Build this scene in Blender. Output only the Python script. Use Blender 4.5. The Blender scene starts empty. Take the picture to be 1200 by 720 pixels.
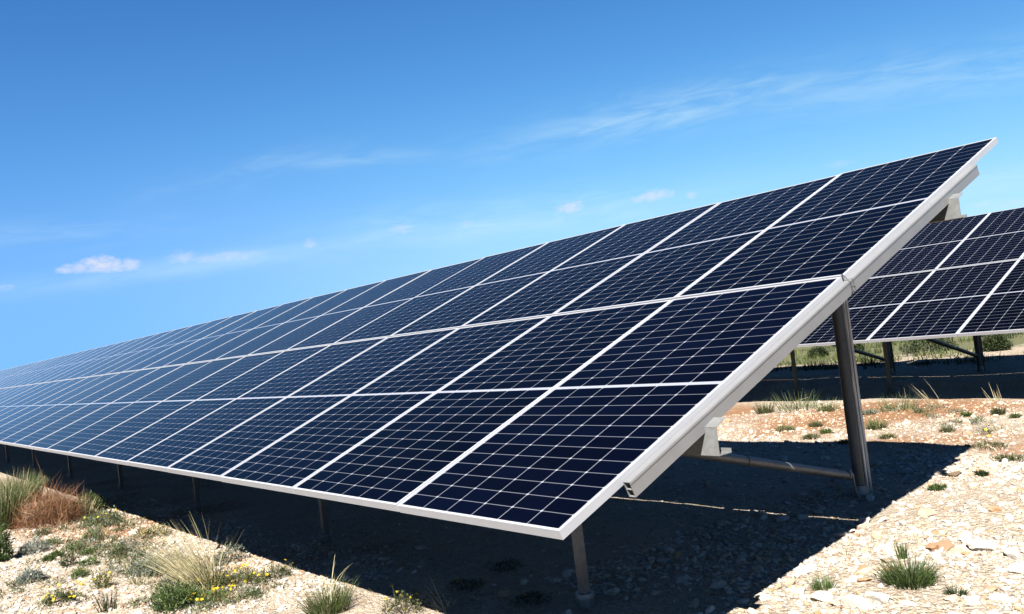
import bpy, math, random
import numpy as np
from mathutils import Matrix, Vector
R = math.radians
rng = np.random.default_rng(7)
random.seed(7)
scene = bpy.context.scene
col = scene.collection

# ------------------------------------------------------------------ camera
CAM = np.array([2.2544, -1.8869, 1.4385])
FPX = 1022.9                                   # focal length in pixels of a 1200 px wide frame
YAW, PITCH, ROLL = 0.8949, 0.0248, -0.1207
_f = np.array([-math.sin(YAW)*math.cos(PITCH), math.cos(YAW)*math.cos(PITCH), math.sin(PITCH)])
_r0 = np.array([math.cos(YAW), math.sin(YAW), 0.0])
_u0 = np.cross(_r0, _f)
_r = _r0*math.cos(ROLL)+_u0*math.sin(ROLL)
_u = -_r0*math.sin(ROLL)+_u0*math.cos(ROLL)
cam_data = bpy.data.cameras.new('camera')
cam = bpy.data.objects.new('camera', cam_data)
col.objects.link(cam)
cam.matrix_world = Matrix(((_r[0], _u[0], -_f[0], CAM[0]), (_r[1], _u[1], -_f[1], CAM[1]),
                           (_r[2], _u[2], -_f[2], CAM[2]), (0, 0, 0, 1)))
cam_data.sensor_width = 36
cam_data.lens = 36*FPX/1200
cam_data.clip_start = 0.05
cam_data.clip_end = 20000
scene.camera = cam
scene.render.resolution_x, scene.render.resolution_y = 1024, 614

# ------------------------------------------------------------------ light
SUN = np.array([0.3827, -0.5555, 0.7382])      # towards the sun
SUN_EL, SUN_AZ = math.asin(SUN[2]), math.atan2(SUN[0], SUN[1])
SKY_STRENGTH = 0.05
sun_data = bpy.data.lights.new('sun', 'SUN')
sun_data.energy = 5.0
sun_data.angle = R(0.5)
sun_data.color = (1.0, 0.945, 0.86)
sun = bpy.data.objects.new('sun', sun_data)
col.objects.link(sun)
sun.rotation_mode = 'QUATERNION'
sun.rotation_quaternion = Vector(-SUN).to_track_quat('-Z', 'Y')
sun.location = (5, -8, 12)

scene.view_settings.view_transform = 'Standard'
scene.view_settings.look = 'None'
scene.view_settings.gamma = 1
scene.view_settings.use_curve_mapping = False
EXPOSURE = 2.8
scene.view_settings.exposure = EXPOSURE
ALB = .28                                     # base colours are kept low: the photograph is exposed for dark panels

class NT:
    """tiny helper for node trees"""
    def __init__(self, tree):
        self.t = tree; self.t.nodes.clear()
    def n(self, kind, **kw):
        nd = self.t.nodes.new(kind)
        for k, v in kw.items(): setattr(nd, k, v)
        return nd
    def put(self, sock, v):
        if isinstance(v, bpy.types.NodeSocket): self.t.links.new(v, sock)
        else: sock.default_value = v
    def math(self, op, a, b=None, c=None, clamp=False):
        nd = self.n('ShaderNodeMath', operation=op, use_clamp=clamp)
        for i, v in enumerate((a, b, c)):
            if v is not None: self.put(nd.inputs[i], v)
        return nd.outputs[0]
    def vmath(self, op, a, b=None):
        nd = self.n('ShaderNodeVectorMath', operation=op)
        self.put(nd.inputs[0], a)
        if b is not None: self.put(nd.inputs[1], b)
        return nd.outputs['Value' if op in ('DOT_PRODUCT', 'LENGTH', 'DISTANCE') else 'Vector']
    def mix(self, fac, a, b, blend='MIX'):
        nd = self.n('ShaderNodeMix', data_type='RGBA', blend_type=blend)
        self.put(nd.inputs['Factor'], fac); self.put(nd.inputs['A'], a); self.put(nd.inputs['B'], b)
        for i in nd.inputs:
            if i.identifier == 'A_Color': self.put(i, a)
            if i.identifier == 'B_Color': self.put(i, b)
        return [o for o in nd.outputs if o.identifier == 'Result_Color'][0]
    def ramp(self, fac, stops, interp='LINEAR'):
        nd = self.n('ShaderNodeValToRGB')
        nd.color_ramp.interpolation = interp
        el = nd.color_ramp.elements
        while len(el) < len(stops): el.new(0.5)
        for e, (p, c) in zip(el, stops):
            e.position = p; e.color = c if len(c) == 4 else (*c, 1)
        self.put(nd.inputs[0], fac)
        return nd.outputs[0]
    def step(self, v, lo, hi):
        nd = self.n('ShaderNodeMapRange', interpolation_type='SMOOTHSTEP')
        self.put(nd.inputs[0], v); nd.inputs[1].default_value = lo; nd.inputs[2].default_value = hi
        nd.inputs[3].default_value = 0; nd.inputs[4].default_value = 1
        return nd.outputs[0]
    def noise(self, vec, scale, detail=4, rough=.5, dist=0):
        nd = self.n('ShaderNodeTexNoise')
        self.put(nd.inputs['Vector'], vec); nd.inputs['Scale'].default_value = scale
        nd.inputs['Detail'].default_value = detail; nd.inputs['Roughness'].default_value = rough
        nd.inputs['Distortion'].default_value = dist
        return nd.outputs[0]

def pixel_dir(x, y):
    """world direction of the sight line through a point of the 1200x720 photograph"""
    d = _f*FPX+_r*(x-600)+_u*(360-y)
    return d/np.linalg.norm(d)

def build_world():
    w = bpy.data.worlds.new('World'); scene.world = w; w.use_nodes = True
    t = NT(w.node_tree)
    sky = t.n('ShaderNodeTexSky', sky_type='NISHITA', sun_disc=False)
    sky.sun_elevation = SUN_EL; sky.sun_rotation = SUN_AZ
    sky.altitude = 300; sky.air_density = 1.0; sky.dust_density = 0.0; sky.ozone_density = 2.5
    # deep, saturated mid-day blue: a power curve per channel
    sc_ = t.n('ShaderNodeSeparateColor'); t.t.links.new(sky.outputs[0], sc_.inputs[0])
    norm = SKY_STRENGTH*2**EXPOSURE
    cc_ = t.n('ShaderNodeCombineColor')
    for i, (g, k) in enumerate(((1.55, 1.66), (1.28, 1.82), (1.0, 1.74))):
        v = t.math('POWER', t.math('MULTIPLY', sc_.outputs[i], .0892), g)
        v = t.math('MULTIPLY', v, k)
        # the pale band above the horizon levels off; it is paler towards the sun's side
        lim = 1.7 if i == 2 else t.math('MULTIPLY_ADD', t.step(t.vmath('DOT_PRODUCT', t.n('ShaderNodeTexCoord').outputs['Generated'], tuple(_r0)), -.5, .2), (.29, .36)[i], (.23, .575)[i])
        v = t.math('DIVIDE', v, t.math('POWER', t.math('ADD', 1., t.math('POWER', t.math('DIVIDE', v, lim), 3.)), 1/3.))
        t.put(cc_.inputs[i], t.math('MULTIPLY', v, 1/norm))
    skyc = cc_.outputs[0]
    gen = t.n('ShaderNodeTexCoord').outputs['Generated']
    d = t.vmath('NORMALIZE', gen)
    # direction of a cloud layer on a high plane (cirrus) : planar projection of the direction
    def tangent(px, py, ang):
        """axes of a small patch of sky; ang turns the long axis, degrees above the horizon line"""
        c = pixel_dir(px, py)
        e = np.cross(c, [0, 0, 1.]); e /= np.linalg.norm(e); n = np.cross(e, c)
        a = R(ang)
        return c, e*math.cos(a)+n*math.sin(a), -e*math.sin(a)+n*math.cos(a)
    total = None
    def add(v):
        nonlocal total
        total = v if total is None else t.math('MAXIMUM', total, v)
    def local(px, py, ang):
        c, e, n = tangent(px, py, ang)
        q = t.vmath('SUBTRACT', d, tuple(c))
        return t.vmath('DOT_PRODUCT', q, tuple(e)), t.vmath('DOT_PRODUCT', q, tuple(n))
    # thin cirrus streaks: long bands broken up by stretched noise
    streaks = [(690, 152, 880, 110, 200, 16, .50), (980, 105, 1190, 75, 220, 18, .35), (1010, 118, 1200, 100, 110, 6, .35),
               (330, 190, 480, 178, 120, 7, .26), (440, 280, 720, 243, 250, 16, .50), (60, 334, 440, 283, 240, 8, -.36), (430, 284, 740, 238, 260, 10, -.36),
               (20, 280, 120, 270, 130, 10, .22), (1160, 212, 1200, 208, 90, 9, .45), (1150, 248, 1200, 240, 60, 6, .40),
               (260, 208, 330, 190, 120, 10, .18)]
    for i, (x0, y0, x1, y1, L, Wd, op) in enumerate(streaks):
        mx, my = (x0+x1)/2, (y0+y1)/2
        c = pixel_dir(mx, my); h = pixel_dir(x1, y1)-pixel_dir(x0, y0)
        e = np.cross(c, [0, 0, 1.]); e /= np.linalg.norm(e); n = np.cross(e, c)
        ang = math.degrees(math.atan2(h@n, h@e))
        a, b = local(mx, my, ang)
        ax, bx = L/FPX, Wd/FPX
        comb = t.n('ShaderNodeCombineXYZ'); t.put(comb.inputs[0], t.math('MULTIPLY', a, 7.)); t.put(comb.inputs[1], t.math('MULTIPLY', b, 42.)); comb.inputs[2].default_value = i*3.7
        nz = t.noise(comb.outputs[0], 1.6, 6, .62, .6)
        comb2 = t.n('ShaderNodeCombineXYZ'); t.put(comb2.inputs[0], t.math('MULTIPLY', a, 3.)); comb2.inputs[1].default_value = i*1.3
        wob = t.math('MULTIPLY', t.math('SUBTRACT', t.noise(comb2.outputs[0], 2., 2), .5), bx*3)
        r2 = t.math('ADD', t.math('POWER', t.math('ABSOLUTE', t.math('DIVIDE', a, ax)), 2.), t.math('POWER', t.math('ABSOLUTE', t.math('DIVIDE', t.math('ADD', b, wob), bx*1.6)), 2.))
        fall = t.math('EXPONENT', t.math('MULTIPLY', r2, -1.3))
        add(t.math('MULTIPLY', t.math('MULTIPLY', fall, t.step(nz, .28, .78) if op > 0 else t.step(nz, .0, .75)), abs(op)))
    thin = total
    total = None
    # small fair-weather cumulus: rows of puffs, flat below, ragged above
    puffs = [(118, 309, 22, 9), (96, 314, 20, 6), (152, 310, 12, 7), (80, 317, 14, 4), (128, 314, 34, 5),
             (214, 301, 18, 7), (275, 300, 30, 6), (250, 302, 30, 5),
             (364, 285, 8, 6), (470, 268, 14, 6), (668, 243, 17, 7), (770, 228, 22, 7), (760, 231, 24, 5), (811, 229, 8, 5),
             (985, 192, 14, 5), (545, 262, 12, 4), (5, 337, 14, 4), (1185, 238, 22, 4), (1150, 240, 14, 3)]
    faint = {5: .5, 6: .45, 7: .4, 8: .5, 9: .35, 13: .45, 14: .28, 15: .25, 16: .4, 17: .3, 18: .3}
    under = None
    for i, (x, y, rx, ry) in enumerate(puffs):
        a, b = local(x, y, 0)
        q = t.n('ShaderNodeCombineXYZ'); t.put(q.inputs[0], a); t.put(q.inputs[1], t.math('MULTIPLY', b, 1.5)); q.inputs[2].default_value = i*.37
        nz = t.noise(q.outputs[0], 95., 5, .6)
        r2 = t.math('ADD', t.math('POWER', t.math('ABSOLUTE', t.math('DIVIDE', a, rx/FPX)), 2.), t.math('POWER', t.math('ABSOLUTE', t.math('DIVIDE', b, ry/FPX)), 2.))
        m = t.math('ADD', t.math('SUBTRACT', 1.05, r2), t.math('MULTIPLY', t.math('SUBTRACT', nz, .5), 3.2))
        add(t.math('MULTIPLY', t.step(m, -.35, 1.7), faint.get(i, .78)*(.8 if i else 1.1)))
    cl = t.mix(thin, skyc, (1.98, 2.65, 2.9, 1))
    cl = t.mix(total, cl, (2.35, 2.38, 2.7, 1))
    bg = t.n('ShaderNodeBackground'); t.put(bg.inputs[0], cl); bg.inputs[1].default_value = SKY_STRENGTH
    out = t.n('ShaderNodeOutputWorld'); t.t.links.new(bg.outputs[0], out.inputs[0])
build_world()

# ------------------------------------------------------------------ helpers
def vnoise(x, y, seed=0):
    """smooth value noise on arrays"""
    x = np.asarray(x, float); y = np.asarray(y, float)
    xi, yi = np.floor(x).astype(np.int64), np.floor(y).astype(np.int64)
    fx, fy = x-xi, y-yi
    fx = fx*fx*(3-2*fx); fy = fy*fy*(3-2*fy)
    def h(a, b):
        v = (a*374761393+b*668265263+seed*1442695041) & 0xffffffff
        v = ((v ^ (v >> 13))*1274126177) & 0xffffffff
        return ((v ^ (v >> 16)) & 0xffff)/65535.
    return (h(xi, yi)*(1-fx)+h(xi+1, yi)*fx)*(1-fy)+(h(xi, yi+1)*(1-fx)+h(xi+1, yi+1)*fx)*fy

def fbm(x, y, oct=4, seed=0):
    s, a = 0, .5
    for i in range(oct):
        s = s+a*(vnoise(x*2**i, y*2**i, seed+i)-.5); a *= .5
    return s

def zfun(x, y):
    x = np.asarray(x, float); y = np.asarray(y, float)
    near = np.exp(-((x+2)**2+(y-3)**2)/900.)
    z = .10*fbm(x*.55, y*.55, 3, 11)*near+.035*fbm(x*2.2, y*2.2, 3, 5)*near
    z = z+.6*fbm(x*.02, y*.02, 3, 3)*(1-near)
    return z

def ground_at(px, py):
    d = pixel_dir(px, py)
    t = -CAM[2]/d[2]
    for _ in range(4):
        p = CAM+d*t
        t = (float(zfun(p[0], p[1]))-CAM[2])/d[2]
    p = CAM+d*t
    return p, FPX/float((p-CAM)@_f)          # point, pixels per metre there

def link(name, me, mats=(), parent=None):
    o = bpy.data.objects.new(name, me)
    col.objects.link(o)
    for m in mats: me.materials.append(m)
    if parent is not None: o.parent = parent
    return o

def tag(o, label, cat, group=None, kind=None):
    o['label'] = label; o['category'] = cat
    if group: o['group'] = group
    if kind: o['kind'] = kind
    return o

def np_mesh(name, V, F, C=None, smooth=False, mi=None):
    """V (n,3), F (m,k) same-size faces, C (n,3) colours per vertex"""
    me = bpy.data.meshes.new(name)
    V = np.asarray(V, np.float32); F = np.asarray(F, np.int32)
    me.vertices.add(len(V)); me.vertices.foreach_set('co', V.ravel())
    k = F.shape[1]
    me.loops.add(F.size); me.loops.foreach_set('vertex_index', F.ravel())
    me.polygons.add(len(F))
    me.polygons.foreach_set('loop_start', np.arange(0, F.size, k, dtype=np.int32))
    try: me.polygons.foreach_set('loop_total', np.full(len(F), k, np.int32))
    except Exception: pass
    if mi is not None: me.polygons.foreach_set('material_index', np.asarray(mi, np.int32))
    me.polygons.foreach_set('use_smooth', np.full(len(F), bool(smooth)))
    me.update(calc_edges=True)
    if C is not None:
        a = me.color_attributes.new('tint', 'FLOAT_COLOR', 'POINT')
        a.data.foreach_set('color', np.c_[C, np.ones(len(C))].astype(np.float32).ravel())
    me.validate()
    return me

class MB:
    """collects boxes, bars and tubes and builds them as one mesh"""
    def __init__(s): s.v = []; s.f = []; s.m = []
    def quadbox(s, P, m=0):
        b = len(s.v); s.v += [tuple(p) for p in P]
        for q in ((3, 2, 1, 0), (4, 5, 6, 7), (0, 1, 5, 4), (1, 2, 6, 5), (2, 3, 7, 6), (3, 0, 4, 7)):
            s.f.append(tuple(b+i for i in q)); s.m.append(m)
    def box(s, lo, hi, m=0):
        x0, y0, z0 = lo; x1, y1, z1 = hi
        s.quadbox([(x0, y0, z0), (x1, y0, z0), (x1, y1, z0), (x0, y1, z0), (x0, y0, z1), (x1, y0, z1), (x1, y1, z1), (x0, y1, z1)], m)
    def extrude_x(s, poly, x0, x1, m=0):
        """closed polygon of (y, z) pushed along x"""
        b = len(s.v); n = len(poly)
        s.v += [(x0, y, z) for y, z in poly]+[(x1, y, z) for y, z in poly]
        for i in range(n):
            j = (i+1) % n
            s.f.append((b+i, b+j, b+n+j, b+n+i)); s.m.append(m)
        s.f.append(tuple(b+i for i in range(n))[::-1]); s.m.append(m)
        s.f.append(tuple(b+n+i for i in range(n))); s.m.append(m)
    def extrude_z(s, poly, z0, z1, m=0):
        b = len(s.v); n = len(poly)
        s.v += [(x, y, z0) for x, y in poly]+[(x, y, z1) for x, y in poly]
        for i in range(n):
            j = (i+1) % n
            s.f.append((b+i, b+j, b+n+j, b+n+i)); s.m.append(m)
        s.f.append(tuple(b+i for i in range(n))[::-1]); s.m.append(m)
        s.f.append(tuple(b+n+i for i in range(n))); s.m.append(m)
    def tube(s, P, r, n=14, m=0, caps=True):
        P = [Vector(p) for p in P]; b = len(s.v)
        up = None
        for i, p in enumerate(P):
            t = ((P[min(i+1, len(P)-1)]-P[max(i-1, 0)])).normalized()
            if up is None:
                up = t.orthogonal().normalized()
            up = (up-t*up.dot(t)).normalized(); w = t.cross(up)
            rr = r[i] if isinstance(r, (list, tuple)) else r
            for k in range(n):
                a = 2*math.pi*k/n
                s.v.append(tuple(p+(up*math.cos(a)+w*math.sin(a))*rr))
        for i in range(len(P)-1):
            for k in range(n):
                k2 = (k+1) % n
                s.f.append((b+i*n+k, b+i*n+k2, b+(i+1)*n+k2, b+(i+1)*n+k)); s.m.append(m)
        if caps:
            s.f.append(tuple(b+k for k in range(n))[::-1]); s.m.append(m)
            s.f.append(tuple(b+(len(P)-1)*n+k for k in range(n))); s.m.append(m)
    def mesh(s, name, smooth_angle=None, bevel=0):
        me = bpy.data.meshes.new(name)
        me.from_pydata([tuple(v) for v in s.v], [], s.f)
        me.polygons.foreach_set('material_index', s.m)
        me.update()
        import bmesh
        bm = bmesh.new(); bm.from_mesh(me)
        bmesh.ops.recalc_face_normals(bm, faces=bm.faces[:])
        if bevel:
            es = [e for e in bm.edges if len(e.link_faces) == 2 and e.calc_face_angle(0) > R(40)]
            bmesh.ops.bevel(bm, geom=es, offset=bevel, segments=2, affect='EDGES', profile=.5)
        if smooth_angle:
            for f in bm.faces: f.smooth = True
            for e in bm.edges:
                if len(e.link_faces) == 2 and e.calc_face_angle(0) > R(smooth_angle): e.smooth = False
        bm.to_mesh(me); bm.free()
        return me
    def build(s, name, mats, parent=None, smooth_angle=None, bevel=0):
        return link(name, s.mesh(name, smooth_angle, bevel), mats, parent)

# ------------------------------------------------------------------ materials
def new_mat(name):
    m = bpy.data.materials.new(name); m.use_nodes = True
    t = NT(m.node_tree)
    p = t.n('ShaderNodeBsdfPrincipled'); o = t.n('ShaderNodeOutputMaterial')
    t.t.links.new(p.outputs[0], o.inputs[0])
    return m, t, p, o

def mat_metal(name, base, rough, metallic, spangle=0., streak=0.):
    m, t, p, o = new_mat(name)
    obj = t.n('ShaderNodeTexCoord').outputs['Object']
    c = base
    n1 = t.noise(obj, 9., 4, .6)
    col1 = t.ramp(n1, [(.3, tuple(b*(1-.25*(spangle+streak)) for b in base)), (.7, base)])
    if spangle:
        v = t.n('ShaderNodeTexVoronoi'); t.put(v.inputs['Vector'], obj); v.inputs['Scale'].default_value = 70
        g = t.n('ShaderNodeSeparateColor'); t.t.links.new(v.outputs['Color'], g.inputs[0])
        k = t.math('MULTIPLY_ADD', g.outputs[0], spangle*.35, 1-spangle*.2)
        col1 = t.mix(1., col1, k, 'MULTIPLY')
    t.put(p.inputs['Base Color'], col1)
    p.inputs['Metallic'].default_value = metallic
    t.put(p.inputs['Roughness'], t.math('MULTIPLY_ADD', n1, .18, rough-.09))
    b = t.n('ShaderNodeBump'); b.inputs['Strength'].default_value = .06; b.inputs['Distance'].default_value = .002
    t.put(b.inputs['Height'], t.noise(obj, 160., 3)); t.t.links.new(b.outputs[0], p.inputs['Normal'])
    return m

ALU = mat_metal('anodised aluminium', (.20, .208, .228), .42, .3, 0, .15)
RAIL = mat_metal('mill aluminium', (.130, .132, .137), .36, .45, 0, .3)
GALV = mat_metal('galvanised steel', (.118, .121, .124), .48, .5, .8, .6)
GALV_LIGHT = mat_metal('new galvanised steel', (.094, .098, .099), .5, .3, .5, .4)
GALV_DARK = mat_metal('shaded galvanised steel', (.054, .055, .056), .55, .5, .5, .9)  # galvanised steel darkened for the legs that stand in shade
def mat_streaked():
    # zinc coating weathered in long vertical runs; pale end brightened as lit ridges
    m, t, p, o = new_mat('streaked galvanised steel')
    mp = t.n('ShaderNodeMapping'); t.t.links.new(t.n('ShaderNodeTexCoord').outputs['Object'], mp.inputs[0])
    mp.inputs['Scale'].default_value = (60, 60, 1.6)
    n = t.noise(mp.outputs[0], 1., 5, .65)
    t.put(p.inputs['Base Color'], t.ramp(n, [(.35, (.08, .078, .073)), (.48, (.26, .255, .24)), (.62, (.60, .585, .55))]))
    p.inputs['Metallic'].default_value = .35; t.put(p.inputs['Roughness'], t.math('MULTIPLY_ADD', n, .3, .3))
    return m
GALV_STREAK = mat_streaked()
WIRE = mat_metal('black cable', (.012, .012, .013), .5, 0)

def mat_cells():
    m, t, p, o = new_mat('solar cells')
    uv = t.n('ShaderNodeUVMap', uv_map='metres')
    s = t.n('ShaderNodeSeparateXYZ'); t.t.links.new(uv.outputs[0], s.inputs[0])
    u, v = s.outputs[0], s.outputs[1]
    PU, PV = .1692, .0844            # cell pitch
    U0, V0, MID = .0179, .0160, .0110
    # fold the upper half of the module down onto the lower half
    H = PANEL_L/2
    vh = t.math('SUBTRACT', t.math('ABSOLUTE', t.math('SUBTRACT', v, H)), MID)      # 0 at the middle bar
    cu = t.math('DIVIDE', t.math('SUBTRACT', u, U0), PU)
    cv = t.math('DIVIDE', vh, PV)
    du = t.math('MULTIPLY', t.math('ABSOLUTE', t.math('SUBTRACT', t.math('FRACT', t.math('ADD', cu, .5)), .5)), PU)
    dv = t.math('MULTIPLY', t.math('ABSOLUTE', t.math('SUBTRACT', t.math('FRACT', t.math('ADD', cv, .5)), .5)), PV)
    l1 = t.math('MULTIPLY', t.step(du, .0026, .0006), .80)
    l2 = t.math('MULTIPLY', t.step(dv, .0026, .0004), .52)
    dia = t.step(t.math('ADD', du, dv), .0105, .0065)
    mid = t.math('LESS_THAN', vh, 0.)
    edge = t.math('MAXIMUM', t.math('GREATER_THAN', t.math('ABSOLUTE', t.math('SUBTRACT', cu, 3.)), 3.), t.math('GREATER_THAN', cv, 12.))
    white = l1
    for q in (l2, dia, mid, edge): white = t.math('MAXIMUM', white, q)
    # busbars
    bus = t.step(t.math('ABSOLUTE', t.math('SUBTRACT', t.math('FRACT', t.math('MULTIPLY', cu, 9.)), .5)), .10, .0)
    # each cell a shade of its own, each panel too
    ci = t.n('ShaderNodeCombineXYZ'); t.put(ci.inputs[0], t.math('FLOOR', cu)); t.put(ci.inputs[1], t.math('FLOOR', cv))
    oi = t.n('ShaderNodeObjectInfo'); t.put(ci.inputs[2], t.math('MULTIPLY', oi.outputs['Random'], 97.))
    wn = t.n('ShaderNodeTexWhiteNoise', noise_dimensions='3D'); t.t.links.new(ci.outputs[0], wn.inputs['Vector'])
    cell = t.mix(wn.outputs[0], (.00012, .0002, .0010, 1), (.0002, .0004, .0020, 1))
    pan = t.math('MULTIPLY_ADD', oi.outputs['Random'], .5, .75)
    cell = t.mix(1., cell, pan, 'MULTIPLY')
    cell = t.mix(t.math('MULTIPLY', bus, .02), cell, (.07, .08, .10, 1))
    obj = t.n('ShaderNodeTexCoord').outputs['Object']
    dust = t.step(t.noise(obj, 2.3, 5, .65), .45, .9)
    c = t.mix(white, cell, (.095, .102, .121, 1))
    c = t.mix(t.math('MULTIPLY', dust, .0018), c, (.15, .14, .12, 1))
    t.put(p.inputs['Base Color'], c)
    p.inputs['Roughness'].default_value = .09
    t.put(p.inputs['Roughness'], t.math('MULTIPLY_ADD', dust, .06, .07))
    p.inputs['IOR'].default_value = 1.07
    return m
PANEL_W, PANEL_L, FR_H = 1.051, 2.066, .036
CELLS = mat_cells()
m, t, p, o = new_mat('dark backsheet'); p.inputs['Base Color'].default_value = (.02, .02, .021, 1); p.inputs['Roughness'].default_value = .6  # sheet coloured dark to deepen the shade beneath the tables
t.put(p.inputs['Roughness'], t.math('MULTIPLY_ADD', t.noise(t.n('ShaderNodeTexCoord').outputs['Object'], 6.), .2, .5))
BACK = m

FOL = .325
def mat_foliage(name, trans=.35, rough=.6):
    m, t, p, o = new_mat(name)
    a = t.n('ShaderNodeAttribute', attribute_name='tint')
    n = t.noise(t.n('ShaderNodeTexCoord').outputs['Object'], 40., 2)
    c = t.mix(1., a.outputs['Color'], t.math('MULTIPLY_ADD', n, .7*FOL, .65*FOL), 'MULTIPLY')
    t.put(p.inputs['Base Color'], c); p.inputs['Roughness'].default_value = rough
    p.inputs['Specular IOR Level'].default_value = .25
    tr = t.n('ShaderNodeBsdfTranslucent'); t.put(tr.inputs[0], c)
    mx = t.n('ShaderNodeMixShader'); mx.inputs[0].default_value = trans
    t.t.links.new(p.outputs[0], mx.inputs[1]); t.t.links.new(tr.outputs[0], mx.inputs[2]); t.t.links.new(mx.outputs[0], o.inputs[0])
    return m
LEAF = mat_foliage('living leaves')
STRAW = mat_foliage('dry straw', .25, .7)

def mat_tinted(name, rough=.85, bump=.3, scale=60.):
    m, t, p, o = new_mat(name)
    a = t.n('ShaderNodeAttribute', attribute_name='tint')
    obj = t.n('ShaderNodeTexCoord').outputs['Object']
    n = t.noise(obj, scale, 5, .65)
    c = t.mix(1., a.outputs['Color'], t.math('MULTIPLY_ADD', n, .6*ALB, .70*ALB), 'MULTIPLY')
    t.put(p.inputs['Base Color'], c); p.inputs['Roughness'].default_value = rough
    p.inputs['Specular IOR Level'].default_value = .2
    b = t.n('ShaderNodeBump'); b.inputs['Strength'].default_value = bump; b.inputs['Distance'].default_value = .004
    t.put(b.inputs['Height'], n); t.t.links.new(b.outputs[0], p.inputs['Normal'])
    return m
STONE = mat_tinted('limestone', .88, .5, 90.)

# ------------------------------------------------------------------ ground
def soil_mask(x, y):
    """where red earth shows between the stones"""
    m = .5+1.5*fbm(x*.9, y*.9, 4, 21)
    m = m-.28
    for cx, cy, rx, ry, k in ((-2.6, 7.8, 3.2, .55, .50), (-8.4, .05, 1.6, .55, .9), (-4.0, 7.0, 1.6, .8, .4), (-.4, 3.9, .5, .4, .15),
                              (-5.9, .25, .5, .4, .4), (-6.8, .0, .8, .35, .5)):
        m = m+k*np.exp(-((x-cx)/rx)**2-((y-cy)/ry)**2)
    return np.clip(m, 0, 1)

def green_mask(x, y):
    return np.clip((np.asarray(y)-12.6)/1.6, 0, 1)*np.clip(.75+1.6*fbm(x*.35, np.asarray(y)*.35, 3, 41), 0, 1)

def build_ground():
    def axis(c0, c1, fine, far):
        a = list(np.arange(c0, c1, fine)); s = fine; x = c1
        while x < far: a.append(x); s *= 1.17; x += s
        a.append(far); s = fine; x = c0-fine; b = []
        while x > -far: b.append(x); s *= 1.17; x -= s
        b.append(-far)
        return np.array(b[::-1]+a)
    xs = axis(-9.5, 2.5, .03, 6000.); ys = axis(-2.0, 9.5, .03, 6000.)
    X, Y = np.meshgrid(xs, ys)
    Z = zfun(X, Y)+.012*fbm(X*9, Y*9, 3, 77)*np.exp(-((X+3)**2+(Y-3)**2)/200.)
    nx, ny = len(xs), len(ys)
    i = np.arange(nx*ny).reshape(ny, nx)
    F = np.stack([i[:-1, :-1], i[:-1, 1:], i[1:, 1:], i[1:, :-1]], -1).reshape(-1, 4)
    C = np.stack([soil_mask(X, Y), green_mask(X, Y), np.zeros_like(X)], -1).reshape(-1, 3)
    me = np_mesh('ground', np.stack([X, Y, Z], -1).reshape(-1, 3), F, C, True)
    m, t, p, o = new_mat('stony ground')
    pos = t.n('ShaderNodeNewGeometry').outputs['Position']
    a = t.n('ShaderNodeAttribute', attribute_name='tint'); sp = t.n('ShaderNodeSeparateColor'); t.t.links.new(a.outputs['Color'], sp.inputs[0])
    def vor(scale, feat='F1'):
        v = t.n('ShaderNodeTexVoronoi', feature=feat); t.put(v.inputs['Vector'], pos); v.inputs['Scale'].default_value = scale
        return v
    wob = t.n('ShaderNodeTexNoise'); t.put(wob.inputs['Vector'], pos); wob.inputs['Scale'].default_value = 30
    v1, v2 = vor(34.), vor(95.)
    stops = [(0, (.50, .38, .26)), (.2, (.66, .54, .41)), (.42, (.74, .65, .53)), (.62, (.62, .50, .37)), (.8, (.74, .68, .59)), (1., (.56, .41, .28))]
    g1 = t.n('ShaderNodeSeparateColor'); t.t.links.new(v1.outputs['Color'], g1.inputs[0])
    g2 = t.n('ShaderNodeSeparateColor'); t.t.links.new(v2.outputs['Color'], g2.inputs[0])
    c1 = t.ramp(g1.outputs[0], stops); c2 = t.ramp(g2.outputs[1], stops)
    big = t.noise(pos, 2.2, 6, .62)
    c = t.mix(t.step(t.noise(pos, 11., 3), .42, .58), c1, c2)
    red = t.mix(t.noise(pos, 55., 4, .7), (.40, .19, .085, 1), (.52, .30, .16, 1))
    ss = t.step(t.math('ADD', sp.outputs[0], t.math('MULTIPLY', t.math('SUBTRACT', t.noise(pos, 26., 5, .7), .5), 1.1)), .30, .75)
    c = t.mix(ss, c, red)
    c = t.mix(1., c, t.ramp(big, [(.25, (.80*ALB, .78*ALB, .76*ALB)), (.75, (ALB, ALB, ALB))]), 'MULTIPLY')
    grn = t.mix(t.noise(pos, 6., 4), (.024, .030, .010, 1), (.078, .074, .038, 1))
    c = t.mix(t.step(t.math('ADD', sp.outputs[1], t.math('MULTIPLY', t.math('SUBTRACT', t.noise(pos, 3.1, 4), .5), .9)), .35, .7), c, grn)
    t.put(p.inputs['Base Color'], c); p.inputs['Roughness'].default_value = .92; p.inputs['Specular IOR Level'].default_value = .15
    h = t.math('ADD', t.math('MULTIPLY', v1.outputs['Distance'], -.8), t.math('MULTIPLY', v2.outputs['Distance'], -.45))
    h = t.math('ADD', h, t.math('MULTIPLY', t.noise(pos, 120., 4, .7), .35))
    b = t.n('ShaderNodeBump'); b.inputs['Strength'].default_value = 1.; b.inputs['Distance'].default_value = .028
    t.put(b.inputs['Height'], h); t.t.links.new(b.outputs[0], p.inputs['Normal'])
    g = link('ground', me, [m]); g['kind'] = 'structure'
build_ground()

# ------------------------------------------------------------------ solar arrays
TILT = 0.3692
CT, ST = math.cos(TILT), math.sin(TILT)
PITCH_X, PITCH_V, LOW = 1.06, 2.086, .75

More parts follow.
